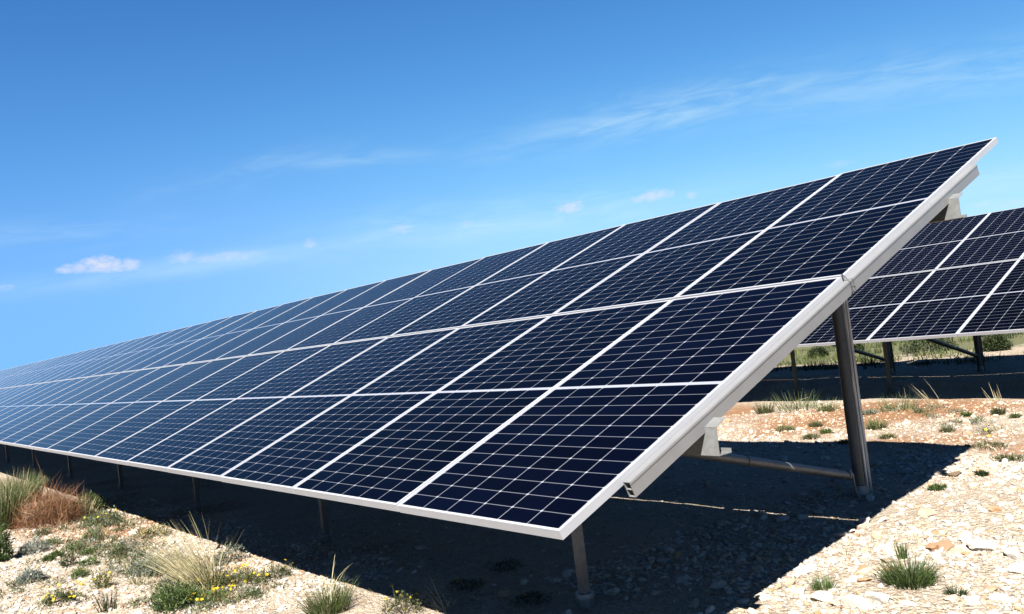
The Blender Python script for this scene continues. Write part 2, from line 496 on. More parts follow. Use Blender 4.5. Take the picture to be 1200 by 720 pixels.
def panel_meshes():
    lam = MB(); W, L = PANEL_W, PANEL_L
    lam.box((-W+.006, .006, -.009), (-.006, L-.006, -.0025))
    me = lam.mesh('panel_laminate')
    uvl = me.uv_layers.new(name='metres')
    me.materials.append(CELLS); me.materials.append(BACK)
    for pl in me.polygons:
        if pl.normal.z < .5: pl.material_index = 1
        for li in pl.loop_indices:
            c = me.vertices[me.loops[li].vertex_index].co
            uvl.data[li].uv = (c.x+W, c.y)
    fr = MB(); w = .0115
    # top flange with a deeper outer wall; four bars butted end to end
    def ring(x0, x1, y0, y1, ww, z0, z1):
        fr.box((x0, y0, z0), (x0+ww, y1, z1)); fr.box((x1-ww, y0, z0), (x1, y1, z1))
        fr.box((x0+ww, y0, z0), (x1-ww, y0+ww, z1)); fr.box((x0+ww, y1-ww, z0), (x1-ww, y1, z1))
    ring(-W, 0, 0, L, w, -FR_H, 0)
    ring(-W+w, -w, w, L-w, .018, -FR_H, -FR_H+.002)       # inner foot of the frame profile
    fm = fr.mesh('panel_frame'); fm.materials.append(ALU)
    return me, fm
LAM, FRM = panel_meshes()

def plane_pt(x, v, n):
    """point of a tilted table: x along the row, v up the slope, n off the glass"""
    return (x, v*CT-n*ST, LOW+v*ST+n*CT)

def solar_array(loc, n_panels, x_right, label, post_xs, detail=True):
    root = bpy.data.objects.new('solar_array', None); col.objects.link(root)
    root.location = loc; root.empty_display_size = .5
    tag(root, label, 'solar array')
    x_left = x_right-n_panels*PITCH_X
    for row in range(2):
        for k in range(n_panels):
            jx, jn = random.uniform(-.0015, .0015), random.uniform(-.001, .001)
            o = link('solar_panel', LAM, (), root)
            o.location = plane_pt(x_right-.005-k*PITCH_X+jx, row*PITCH_V, jn)
            o.rotation_euler = (TILT+random.uniform(-.0012, .0012), random.uniform(-.0016, .0016), 0)
            f = link('frame', FRM, (), o)
    # two long Z-shaped purlins carrying the rails; their ends stick out past the table
    for yc, zb in ((.762, .862), (3.045, 1.747)):
        mb = MB(); th = .003; top = zb+.108; xa, xb = x_left-.1, x_right+.085
        mb.extrude_x([(yc, zb), (yc+th, zb), (yc+th, top), (yc, top)], xa, xb)
        sl = ST/CT*1.15
        mb.extrude_x([(yc+.0005, top+.0005), (yc+.062, top+.062*sl), (yc+.062, top+.062*sl+th), (yc+.0005, top+th+.0005)], xa, xb)
        mb.extrude_x([(yc+th+.0005, zb), (yc+.072, zb), (yc+.072, zb+th), (yc+th+.0005, zb+th)], xa, xb)
        mb.extrude_x([(yc+.072, zb+.0005), (yc+.075, zb+.0005), (yc+.075, zb+.018), (yc+.072, zb+.018)], xa, xb)
        pu = mb.build('purlin', [GALV_LIGHT], root)
    # edge rails along the slope: hollow aluminium profiles, one per panel row
    for x_in, sgn in ((x_right-.006, 1), (x_left-.008, -1)):
        for v0, v1 in ((.335, 2.083), (2.089, 3.70)):
            mb = MB(); a, b = sorted((x_in+sgn*.003, x_in+sgn*.036))
            th = .0025
            def pb(xa, xb, na, nb):
                P = []
                for n in (na, nb):
                    P += [plane_pt(xa, v0, n), plane_pt(xb, v0, n), plane_pt(xb, v1, n), plane_pt(xa, v1, n)]
                mb.quadbox(P)
            pb(a, b, -.027, -.027+th); pb(a, b, -.087, -.087+th)
            pb(a, a+th, -.087+th, -.027); pb(b-th, b, -.087+th, -.027)
            pb(a+th, b-th, -.057, -.055)
            pb(*(sorted((x_in+sgn*.036, x_in+sgn*.038))), -.034, -.027)   # small drip lip
            r = mb.build('rail', [RAIL], root)
            if detail and sgn > 0 and v0 < 1:
                w = MB(); vv = 2.06; xw = b
                w.tube([plane_pt(a-.014, vv+.03, .004), plane_pt(a-.004, vv+.02, .006), plane_pt(xw-.004, vv, -.018), plane_pt(xw+.0065, vv-.004, -.03),
                        plane_pt(xw+.006, vv-.01, -.066), plane_pt(xw+.003, vv-.03, -.086), plane_pt(xw-.02, vv-.03, -.092)], .0022, 8)
                w.tube([plane_pt(xw+.006, vv-.008, -.05), plane_pt(xw+.018, vv+.004, -.058)], .003, 6)
                w.build('tie_wire', [WIRE], r, 60)
    # support frames
    for i, px in enumerate(post_xs):
        g0 = float(zfun(loc[0]+px, loc[1]+1.02))-loc[2]; g1 = float(zfun(loc[0]+px, loc[1]+3.64))-loc[2]
        # front: slim post of lipped channel standing in a collar
        mb = MB(); cx, cy = px, 1.02
        a, b2, t2 = .021, .021, .004
        pr = [(cx-a, cy-b2), (cx+a, cy-b2), (cx+a, cy+b2), (cx+.012, cy+b2), (cx+.012, cy+b2-t2), (cx+a-t2, cy+b2-t2),
              (cx+a-t2, cy-b2+t2), (cx-a+t2, cy-b2+t2), (cx-a+t2, cy+b2-t2), (cx-.012, cy+b2-t2), (cx-.012, cy+b2), (cx-a, cy+b2)]
        mb.extrude_z(pr, g0-.1, .872)
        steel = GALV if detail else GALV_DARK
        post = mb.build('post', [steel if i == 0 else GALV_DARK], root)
        c = MB(); c.tube([(cx, cy, g0-.05), (cx, cy, g0+.05)], .040, 18); c.tube([(cx, cy, g0+.051), (cx, cy, g0+.072)], [.050, .046], 18)
        c.build('collar', [steel if i == 0 else GALV_DARK], post, 50)
        # rear: round pipe with a ridged channel beside it
        mb = MB(); cy = 3.635
        mb.tube([(px, cy, g1+.08), (px, cy, 1.872)], .036, 18)
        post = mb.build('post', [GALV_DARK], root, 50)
        c = MB(); c.tube([(px, cy, g1-.1), (px, cy, g1+.02)], .05, 16); c.tube([(px, cy, g1+.021), (px, cy, g1+.078)], [.052, .042], 16)
        c.build('collar', [GALV], post, 50)
        c = MB()
        x0, y0 = px-.018, cy+.050
        for q in range(4):                                  # four ridges
            yy = y0+q*.021; xx = x0+.020*((q+1) % 2)
            c.extrude_z([(xx-.012, yy-.0095), (xx+.026, yy-.0095), (xx+.034, yy-.004), (xx+.034, yy+.004), (xx+.026, yy+.0095), (xx-.012, yy+.0095)], g1-.1, 1.90)
        c.build('channel', [GALV_STREAK if detail else GALV_DARK], post)
        # rafter under the purlins, along the slope
        mb = MB(); vv0, vv1 = .74, 4.05; P = []
        for n in (-.250, -.181):
            P += [plane_pt(px-.03, vv0, n), plane_pt(px+.03, vv0, n), plane_pt(px+.03, vv1, n), plane_pt(px-.03, vv1, n)]
        mb.quadbox(P); mb.build('rafter', [GALV], root, None, .004)
        # brace pipe from the front post head down to the rear post foot
        mb = MB(); bx = px+.055
        P0, P1 = Vector((bx, 1.06, .862)), Vector((bx, 3.45, .185))
        mb.tube([P0, P1], .028, 16)
        brace = mb.build('brace', [steel], root, 50)
        c = MB(); dd = (P1-P0).normalized()
        for q in (.55, .985):
            c.tube([P0+(P1-P0)*q-dd*.014, P0+(P1-P0)*q+dd*.014], .032, 16)
        c.build('clamp', [steel], brace, 50)
        if i == 0 and detail:
            c = MB(); c.tube([P1+Vector((.02, -.03, .05)), P1+Vector((.03, -.02, .0)), P1+Vector((.03, -.012, -.09)), P1+Vector((.03, .03, -.17)), P1+Vector((.03, .06, -.2))], .007, 8)
            c.build('hook', [GALV], brace, 60)
    return root

solar_array((0, 0, 0), 46, .012, 'long near solar array of dark blue panels reaching away to the left',
            [-1.07-2.87*i for i in range(9)])
solar_array((-3.312-PITCH_X, 7.9276, .0418), 12, PITCH_X*12, 'solar array standing behind the near one, its left end showing at the right',
            [.72+2.76*i for i in range(5)], False)
solar_array((-3.312-PITCH_X-.03, 7.9276, .0418), 24, 0., 'mostly hidden solar array, only a dark post and brace showing left of the ridged post',
            [-.64-2.76*i for i in range(9)], False)

# ------------------------------------------------------------------ gravel and rocks
import bmesh
def ico(sub):
    bm = bmesh.new(); bmesh.ops.create_icosphere(bm, subdivisions=sub, radius=1)
    V = np.array([v.co[:] for v in bm.verts]); F = np.array([[v.index for v in f.verts] for f in bm.faces]); bm.free()
    return V, F
PAL = np.array([(.70, .62, .52), (.74, .70, .63), (.62, .50, .38), (.55, .40, .27), (.46, .43, .40), (.50, .29, .16), (.76, .72, .67)])
PALP = np.array([.26, .22, .18, .10, .08, .05, .11])

def stones(P, S, sub, seed, flat=.6):
    """P (n,2) positions, S (n) radii -> one mesh of rough stones"""
    rg = np.random.default_rng(seed)
    bv, bf = ico(sub); n = len(P)
    if n == 0: return None
    sc = np.stack([rg.uniform(.7, 1.35, n), rg.uniform(.7, 1.2, n), rg.uniform(.4, .8, n)*flat/.6], -1)*S[:, None]
    V = bv[None]*(1+rg.uniform(-.26, .22, (n, len(bv), 1)))
    # chop a couple of flat facets
    for _ in range(3):
        nrm = rg.normal(size=(n, 1, 3)); nrm /= np.linalg.norm(nrm, axis=2, keepdims=True)
        dist = (V*nrm).sum(2, keepdims=True); V = V-nrm*np.maximum(dist-.62, 0)
    V = V*sc[:, None]
    a = rg.uniform(0, 6.28, n); ca, sa = np.cos(a)[:, None], np.sin(a)[:, None]
    tl = rg.normal(0, .25, n)[:, None]
    z = V[..., 2]+V[..., 0]*tl
    X = V[..., 0]*ca-V[..., 1]*sa+P[:, :1]; Y = V[..., 0]*sa+V[..., 1]*ca+P[:, 1:]
    Z = z+(zfun(P[:, 0], P[:, 1])+.06*S*flat)[:, None]
    F = (bf[None]+(np.arange(n)*len(bv))[:, None, None]).reshape(-1, 3)
    c = PAL[rg.choice(len(PAL), n, p=PALP)]*rg.uniform(.8, 1.12, (n, 1))
    so = soil_mask(P[:, 0], P[:, 1])[:, None]
    c = c*(1-.45*so)+np.array([.52, .32, .18])*.45*so
    C = np.repeat(c, len(bv), 0)
    return np_mesh('gravel', np.stack([X, Y, Z], -1).reshape(-1, 3), F, np.clip(C, 0, .85))

def scatter_px(n, x0, x1, y0, y1, keep=None):
    """random ground points seen in a part of the frame, even in the picture"""
    px = rng.uniform(x0, x1, n); py = rng.uniform(y0, y1, n)
    d = _f[None]*FPX+_r[None]*(px-600)[:, None]+_u[None]*(360-py)[:, None]
    t = -CAM[2]/d[:, 2]; P = (CAM+d*t[:, None])[:, :2]
    return P[np.isfinite(t) & (t > 0)]

def disc_pts(n, x0, x1, y0, y1):
    return np.c_[rng.uniform(x0, x1, n), rng.uniform(y0, y1, n)]

def gravel():
    parts = []
    # areas of open ground: to the right of the array, in front of its left part, between the arrays, thin in the shade
    A = np.concatenate([disc_pts(42000, -1.6, 1.8, 1.2, 5.2), disc_pts(18000, -5., 2.2, 5.0, 8.4)])
    B = np.concatenate([disc_pts(34000, -9.5, -2.6, -1.6, 1.0)])
    Cc = disc_pts(5200, -5., .4, .3, 5.6)
    P = np.concatenate([A, B, Cc])
    dens = .45+2.2*fbm(P[:, 0]*1.5, P[:, 1]*1.5, 4, 61)
    P = P[rng.uniform(0, 1, len(P)) < np.clip(dens+.25, .12, 1)]
    S = np.clip(rng.lognormal(math.log(.0078), .55, len(P)), .0035, .04)
    o = link('gravel', stones(P, S, 1, 1), [STONE]); tag(o, 'pale limestone gravel strewn over the ground around the arrays', 'gravel', None, 'stuff')
    # bigger, still countless, cobbles
    A = np.concatenate([disc_pts(300, -1.5, 1.5, 1.4, 4.6), disc_pts(130, -5., 1.5, 5.2, 8.3), disc_pts(220, -9., -2.8, -1.4, .9), disc_pts(160, -3.5, -.2, .8, 5.)])
    S = np.clip(rng.lognormal(math.log(.024), .35, len(A)), .015, .05)
    me = stones(A, S, 2, 2); me.name = 'cobbles'
    o = link('cobbles', me, [STONE]); tag(o, 'loose pale cobbles lying among the finer gravel', 'cobbles', None, 'stuff')
gravel()

def rock(px, py, wpx, label, colr, flat=.6, seed=0):
    p, k = ground_at(px, py); r = wpx/k/2
    rg = np.random.default_rng(seed+100)
    V, F = ico(3)
    V = V*(1+rg.uniform(-.05, .05, (len(V), 1)))
    for _ in range(9):
        n = rg.normal(size=3); n /= np.linalg.norm(n); dist = V@n
        V = V-np.outer(np.maximum(dist-rg.uniform(.55, .8), 0), n)
    V = V*(1+.10*(vnoise(V[:, 0]*3+seed, V[:, 1]*3+V[:, 2]*2.3, seed)-.5)+.05*(vnoise(V[:, 0]*8+seed, V[:, 1]*8+V[:, 2]*6, seed+3)-.5))[:, None]
    V = V*np.array([1.15, .85, flat])*r*1.15
    c = np.tile(np.array(colr), (len(V), 1))*rg.uniform(.93, 1.05, (len(V), 1))
    me = np_mesh('rock', V, F, c); me.materials.append(STONE)
    o = link('rock', me); o.location = (p[0], p[1], p[2]+r*flat*.25); o.rotation_euler = (rg.normal(0, .12), rg.normal(0, .12), rg.uniform(0, 6.28))
    tag(o, label, 'rock', 'larger rocks on the stony ground')
W1, W2, T1, O1 = (.72, .66, .58), (.64, .56, .47), (.56, .42, .30), (.40, .25, .15)
rock(1150, 643, 32, 'broad flat white rock, largest in the pale patch at the right edge', W1, .42, 1)
rock(1187, 652, 26, 'white rock at the very right edge of the photo beside the broadest flat one', W1, .5, 2)
rock(1108, 643, 24, 'reddish brown flat rock just right of the big grass tuft', O1, .45, 3)
rock(1131, 632, 22, 'small pale wedge of rock between the brown rock and the broad white one', W1, .6, 4)
rock(964, 703, 22, 'tan blocky rock just below the small bright green tuft at lower right', W2, .7, 5)
rock(1004, 711, 30, 'cream rock lying below left of the big grass tuft at the bottom edge', W2, .6, 6)
rock(1030, 703, 26, 'white rock touching the bottom left of the big grass tuft', W1, .6, 7)
rock(1085, 603, 22, 'orange tan flat stone near the shadow edge above the big grass tuft', T1, .4, 8)
rock(1196, 670, 24, 'rounded white rock low at the right edge, below the others there', W1, .6, 9)
rock(842, 688, 17, 'pale stone lying inside the dark shadow near its lower right edge', W2, .6, 10)
rock(1078, 660, 16, 'small white stone half hidden behind the big grass tuft', W1, .6, 11)
rock(1140, 590, 14, 'small grey stone alone on the bright gravel right of the rear post', (.42, .40, .38), .55, 12)
rock(1118, 558, 15, 'dark brown clod at the right corner of the array shadow', (.16, .11, .07), .6, 13)

# ------------------------------------------------------------------ plants
def ribbons(P0, D, L, Wd, droop, cols, seg=4, side=None, rg=rng):
    """many blades: roots P0, first directions D, lengths L, widths, droop bends them down or along a wind"""
    n = len(P0)
    D = D/np.linalg.norm(D, axis=1, keepdims=True)
    if side is None:
        a = rg.uniform(0, 6.28, n); side = np.stack([np.cos(a), np.sin(a), np.zeros(n)], -1)
    pts = []; p = P0.copy(); d = D.copy()
    for s in range(seg+1):
        pts.append(p.copy())
        p = p+d*(L/seg)[:, None]
        d = d+droop/seg; d /= np.linalg.norm(d, axis=1, keepdims=True)
    V = []
    for s, q in enumerate(pts):
        w = Wd*(1-(s/seg)**1.5*.92)
        V += [q-side*w[:, None]/2, q+side*w[:, None]/2]
    V = np.stack(V, 1)                       # n, 2(seg+1), 3
    m = 2*(seg+1)
    f = np.array([[2*s, 2*s+1, 2*s+3, 2*s+2] for s in range(seg)])
    F = (f[None]+(np.arange(n)*m)[:, None, None]).reshape(-1, 4)
    C = np.repeat(cols, m, 0)
    return V.reshape(-1, 3), F, C

def join(*parts):
    V, F, C = [], [], []; b = 0
    for v, f, c in parts:
        V.append(v); F.append(f+b); C.append(c); b += len(v)
    return np.concatenate(V), np.concatenate(F), np.concatenate(C)

def pick(cols, n, rg, var=.22):
    cols = np.array(cols)
    return cols[rg.integers(0, len(cols), n)]*rg.uniform(1-var, 1+var, (n, 1))

def tuft(n, rad, h, cols, rg, spread=.6, lean=(0, 0), width=.004, droop=.5, seg=4, ell=1.):
    a = rg.uniform(0, 6.28, n); r = rad*np.sqrt(rg.uniform(0, 1, n))
    P = np.stack([r*np.cos(a)*ell, r*np.sin(a), np.full(n, -.01)], -1)
    out = np.stack([np.cos(a), np.sin(a), np.zeros(n)], -1)
    D = np.array([0, 0, 1.])+out*(spread*rg.uniform(.1, 1, n)*(.35+.65*r/max(rad, 1e-6)))[:, None]+rg.normal(0, .12, (n, 3))+np.array([lean[0], lean[1], 0])
    L = h*rg.uniform(.45, 1.05, n)
    dr = out*(droop*rg.uniform(.2, 1, n))[:, None]+np.array([lean[0]*.6, lean[1]*.6, -droop*.6])
    return ribbons(P, D, L, np.full(n, width)*rg.uniform(.7, 1.4, n), dr, pick(cols, n, rg), seg, None, rg)

def bush(n, rad, h, cols, rg, leaf=.02, ell=1., stems=24, stem_col=((.10, .07, .04),), dens_top=True):
    """leaf-sized faces through an uneven dome, on thin stems"""
    lob = rg.uniform(.55, 1.15, 9)
    a = rg.uniform(0, 6.28, n); ct = rg.uniform(0, 1, n)
    k = lob[(a/6.2832*9).astype(int) % 9]
    rr = rg.uniform(.25, 1, n)**.5*k
    stt = np.sqrt(1-ct**2)
    clump = .75+.5*vnoise(np.cos(a)*4+9, ct*5+a, 3)
    P = np.stack([rad*rr*stt*np.cos(a)*ell, rad*rr*stt*np.sin(a), h*rr*ct*clump+.01], -1)
    D = rg.normal(0, .7, (n, 3))+np.stack([np.cos(a)*.6, np.sin(a)*.6, np.full(n, .6)], -1)
    lv = ribbons(P, D, leaf*rg.uniform(.6, 1.5, n), leaf*.38*rg.uniform(.7, 1.3, n), np.tile([0, 0, -.5], (n, 1)), pick(cols, n, rg, .3), 2, None, rg)
    sa = rg.uniform(0, 6.28, stems); so = np.stack([np.cos(sa), np.sin(sa), np.zeros(stems)], -1)
    st = ribbons(so*.02, np.array([0, 0, h])+so*rad*rg.uniform(.2, 1, stems)[:, None], np.full(stems, h)*rg.uniform(.6, 1.05, stems), np.full(stems, .004), so*.3,
                 pick(stem_col, stems, rg), 3, None, rg)
    return join(lv, st)

def twigs(n, rad, h, cols, rg, width=.003, ell=1.):
    """tangled dry twigs: crooked ribbons in every direction through a dome"""
    parts = []
    a = rg.uniform(0, 6.28, n); rr = np.sqrt(rg.uniform(0, 1, n)); zz = rg.uniform(0, 1, n)**1.4
    P = np.stack([rad*rr*np.cos(a)*ell*(1-.4*zz), rad*rr*np.sin(a)*(1-.4*zz), zz*h*.75*(1.1-.5*rr)], -1)
    D = rg.normal(0, 1, (n, 3)); D[:, 2] = np.abs(D[:, 2])*.7
    return ribbons(P, D, h*rg.uniform(.25, .65, n), np.full(n, width)*rg.uniform(.6, 1.6, n), rg.normal(0, .9, (n, 3)), pick(cols, n, rg, .3), 5, None, rg)

def flower_mesh():
    V, F, C = [], [], []
    for i in range(5):
        a = i*2*math.pi/5; b = a+.55; c0 = a-.55
        k = len(V)
        V += [(0, 0, 0), (.62*math.cos(c0), .62*math.sin(c0), .18), (math.cos(a), math.sin(a), .30), (.62*math.cos(b), .62*math.sin(b), .18)]
        F.append((k, k+1, k+2, k+3)); C += [(.80, .60, .02)]*4
    k = len(V)
    for i in range(6):
        V.append((.22*math.cos(i*math.pi/3), .22*math.sin(i*math.pi/3), .10))
    V.append((0, 0, .22)); C += [(.70, .42, .01)]*7
    for i in range(0, 6, 2): F.append((k+6, k+i, k+(i+1) % 6, k+(i+2) % 6))
    me = np_mesh('flower', np.array(V), np.array(F), np.array(C)); me.materials.append(LEAF)
    return me
FLOWER = flower_mesh()

def plant(name, label, cat, px, py, parts_fn, mat=None, group=None, flowers=0, fl_r=.2, fl_h=.08, fl_size=.013, seed=0, fl_ell=1.):
    p, k = ground_at(px, py)
    rg = np.random.default_rng(seed*13+int(px)+int(py)*7)
    V, F, C = parts_fn(rg, k)
    me = np_mesh(name, V, F, np.clip(C, 0, .9)); me.materials.append(mat or LEAF)
    o = link(name, me); o.location = p
    tag(o, label, cat, group)
    for i in range(flowers):
        f = bpy.data.objects.new('flower', FLOWER); col.objects.link(f); f.parent = o
        a, r = rg.uniform(0, 6.28), fl_r*math.sqrt(rg.uniform(0, 1))
        s = fl_size*rg.uniform(.7, 1.3)
        f.location = (r*math.cos(a)*fl_ell, r*math.sin(a), fl_h*rg.uniform(.6, 1.2)); f.scale = (s, s, s)
        f.rotation_euler = (rg.normal(.4, .4), rg.normal(.2, .4), rg.uniform(0, 6))
    return o

GR = [(.085, .15, .028), (.11, .18, .04), (.06, .11, .024), (.14, .19, .055)]
GRD = [(.035, .065, .018), (.05, .085, .022), (.03, .05, .016)]
OLIVE = [(.13, .14, .055), (.17, .17, .075), (.09, .11, .04)]
PALE = [(.55, .48, .27), (.48, .43, .23), (.66, .58, .36), (.34, .33, .15)]
STRW = [(.66, .57, .34), (.56, .46, .26), (.74, .67, .45)]
RUST = [(.26, .105, .04), (.32, .15, .065), (.20, .08, .035), (.36, .20, .10)]
GREY = [(.27, .31, .25), (.34, .38, .33), (.22, .26, .19), (.40, .43, .38)]
YGR = [(.16, .19, .045), (.12, .16, .04), (.22, .22, .06)]

def T(n, w, h, cols, **kw):           # tuft of given size in photo pixels
    return lambda rg, k: tuft(n, w/k/2*.75, h/k, cols, rg, **kw)
def B(n, w, h, cols, **kw):
    return lambda rg, k: bush(n, w/k/2, h/k, cols, rg, **kw)
def J(*fs):
    return lambda rg, k: join(*[f(rg, k) for f in fs])

WIND = (-.35, .10)
# left foreground
plant('grass_clump', 'tall grey green grass clump with pale tops at the far left edge', 'grass', 4, 620,
      J(T(1100, 48, 62, OLIVE+GR, spread=.35, width=.006), T(260, 46, 70, PALE, spread=.4, width=.005)), seed=1)
plant('grass_clump', 'pale green grass clump behind the rust brown bush at the far left shadow edge', 'grass', 22, 590,
      J(T(800, 60, 40, OLIVE+GR[:2], spread=.5, width=.007), T(200, 60, 44, PALE, spread=.5, width=.006)), seed=130)
plant('dry_bush', 'rust brown dry bush of tangled twigs at the left', 'bush', 60, 614,
      lambda rg, k: join(twigs(3000, 40/k, 50/k, RUST, rg, .0035, 1.1), twigs(180, 34/k, 66/k, RUST, rg, .003), twigs(90, 36/k, 44/k, STRW, rg, .003)), STRAW, seed=2)
plant('shrub', 'dark green leafy shrub between the rust brown bush and the array shadow', 'shrub', 106, 600, B(1500, 54, 30, GRD+GR[:2], leaf=.035), seed=3)
plant('grass_tuft', 'pale grass tuft in front of the rust brown bush with two long dry stalks', 'grass', 98, 607,
      J(T(160, 26, 30, PALE+OLIVE, spread=.7, width=.006), T(9, 8, 52, STRW, lean=(-.9, -1.1), spread=.3, width=.009, droop=.2)), STRAW, seed=4)
plant('low_herb', 'low olive herb with yellow flecks at the foot of the dark shrub', 'plant', 124, 615, B(1100, 62, 16, OLIVE+GREY[:1]+GR[:1], leaf=.026), flowers=9, fl_r=.28, fl_h=.11, seed=5)
plant('low_herb', 'low brownish herb litter below the rust brown bush', 'plant', 52, 628, lambda rg, k: join(twigs(420, 58/k, 14/k, RUST+STRW, rg, .003, 1.2), bush(260, 50/k, 9/k, OLIVE, rg, .02)), STRAW, seed=6)['kind'] = 'stuff'
plant('shrub', 'bright green upright shrub cut by the left edge of the photo', 'shrub', 3, 658, B(1500, 24, 44, [(.055, .12, .02), (.08, .15, .03), (.04, .08, .016)], leaf=.03), seed=7)
plant('silver_herb', 'silver grey cushion plant left of the small green mats', 'plant', 38, 648, B(1300, 44, 15, GREY, leaf=.022), seed=8)
plant('silver_herb', 'silver grey cushion plant low near the left edge, above the yellow flowers', 'plant', 36, 682, B(1300, 44, 16, GREY, leaf=.022), seed=9)
MATS = [(104, 634, 24, 12, 'leafy green tuft, uppermost of the little green mats on the gravel'), (60, 639, 28, 7, 'flat green mat right beside the upper silver grey cushion'),
        (88, 645, 28, 7, 'thin flat green mat in the middle of the little mats'), (104, 650, 18, 6, 'smallest green mat, at the right of the middle row'),
        (64, 654, 22, 6, 'little green mat left of the dark tuft'), (80, 664, 24, 13, 'dark grey green tuft among the flat green mats'),
        (104, 663, 28, 8, 'wide green mat right of the dark tuft'), (93, 677, 26, 9, 'green mat with a few yellow flowers, lowest of the little mats'),
        (140, 652, 26, 12, 'olive herb on bare gravel right of the green mats'), (58, 657, 20, 5, 'pale green mat left below the middle row of mats'),
        (50, 628, 22, 7, 'dull green mat just below the brown litter')]
for i, (x, y, w, h, lab) in enumerate(MATS):
    plant('green_mat', lab, 'plant', x, y, B(420, w, h, (GR if i not in (5, 8, 10) else OLIVE+GRD), leaf=.020), group='small plants on the gravel at lower left', seed=20+i, flowers=4 if i == 7 else 0, fl_r=.08, fl_h=.06)
plant('flower_patch', 'low yellow flowering patch near the bottom left corner', 'flowers', 70, 706, B(1100, 52, 13, GRD+YGR, leaf=.018), flowers=26, fl_r=.19, fl_h=.075, seed=40)
plant('flower_patch', 'small yellow flowering tuft above the thin upright sprigs', 'flowers', 120, 689, B(420, 28, 16, YGR, leaf=.02), flowers=11, fl_r=.07, fl_h=.09, seed=41)
plant('sprig', 'thin upright green sprigs at the bottom between the yellow patches', 'plant', 127, 716, T(60, 26, 36, OLIVE+GRD, spread=.4, width=.005, droop=.1), seed=42)
plant('flower_patch', 'faded yellow green flowering herb behind the big dry grass', 'flowers', 178, 630, B(700, 42, 13, YGR+OLIVE, leaf=.022), flowers=12, fl_r=.16, fl_h=.08, seed=43)
plant('silver_herb', 'wide grey green cushion speckled white left of the big dry grass', 'plant', 182, 672, B(3200, 72, 24, GREY+GREY+OLIVE+GR[:2], leaf=.018), seed=44)
plant('silver_herb', 'loose olive cushion plant left of the wide speckled one', 'plant', 150, 640, B(500, 40, 9, OLIVE+GREY, leaf=.018), seed=45)
plant('shrub', 'lush green low shrub at the bottom below the big dry grass', 'shrub', 205, 712, B(2600, 74, 28, GR+GRD[:1], leaf=.022), seed=46)
plant('grass_clump', 'big clump of pale dry grass leaning left at lower left', 'grass', 243, 692,
      J(T(250, 46, 98, PALE+STRW[:2], spread=.45, lean=(-.33, -.41), width=.0055, droop=.25, seg=5), T(220, 40, 56, OLIVE+PALE, spread=.6, lean=(-.2, -.25), width=.005),
        T(26, 30, 88, STRW, spread=.5, lean=(.12, .1), width=.003, droop=.12)), STRAW, seed=47)
plant('silver_herb', 'grey herb right behind the big dry grass at the shadow edge', 'plant', 266, 660, B(900, 44, 22, GREY+OLIVE, leaf=.02), seed=48)
plant('flower_patch', 'broad yellow flowering patch right of the big dry grass', 'flowers', 278, 688, B(2000, 82, 16, YGR+GRD+OLIVE, leaf=.018), flowers=40, fl_r=.26, fl_h=.085, seed=49)
plant('flower_patch', 'dense yellow flowers at the foot of the big dry grass', 'flowers', 246, 706, B(800, 46, 12, YGR+GR, leaf=.018), flowers=24, fl_r=.15, fl_h=.07, seed=50)
plant('low_herb', 'low green edge herb where the gravel meets the shadow', 'plant', 325, 676, B(700, 60, 12, GRD+OLIVE, leaf=.018), flowers=4, fl_r=.14, fl_h=.07, seed=51)
plant('grass_tuft', 'green grass tuft with arching pale stalks at the bottom centre', 'grass', 386, 716,
      J(T(520, 62, 42, OLIVE+GR, spread=.7, width=.0035), T(18, 24, 74, PALE, spread=.8, width=.0035, droop=1.3, seg=6)), seed=52)
plant('flower_patch', 'yellow flowering weed at the bottom on the shadow edge', 'flowers', 474, 718, J(B(800, 62, 24, OLIVE+GRD, leaf=.016), T(16, 40, 46, PALE, spread=.5, width=.003)), flowers=12, fl_r=.14, fl_h=.09, fl_size=.009, seed=53)
plant('dry_twig', 'thin dry forked twig in the shade right of the yellow weed', 'twig', 522, 716, lambda rg, k: join(tuft(12, 10/k, 58/k, STRW, rg, lean=(-.7, -.1), spread=.3, width=.004), twigs(16, 16/k, 24/k, STRW, rg)), STRAW, seed=54)
for i, (x, y, lab) in enumerate([(548, 690, 'dim yellow flecked weed deep in the array shadow, nearest the dry twig'), (592, 668, 'dim weed with tiny yellow flowers in the middle of the array shadow'), (622, 706, 'dim low weed in the shadow just left of the nearest front post')]):
    plant('shade_weed', lab, 'plant', x, y, B(520, 50, 8, GRD, leaf=.014), flowers=14, fl_r=.2, fl_h=.07, fl_size=.007, group='weeds in the array shadow', seed=60+i)

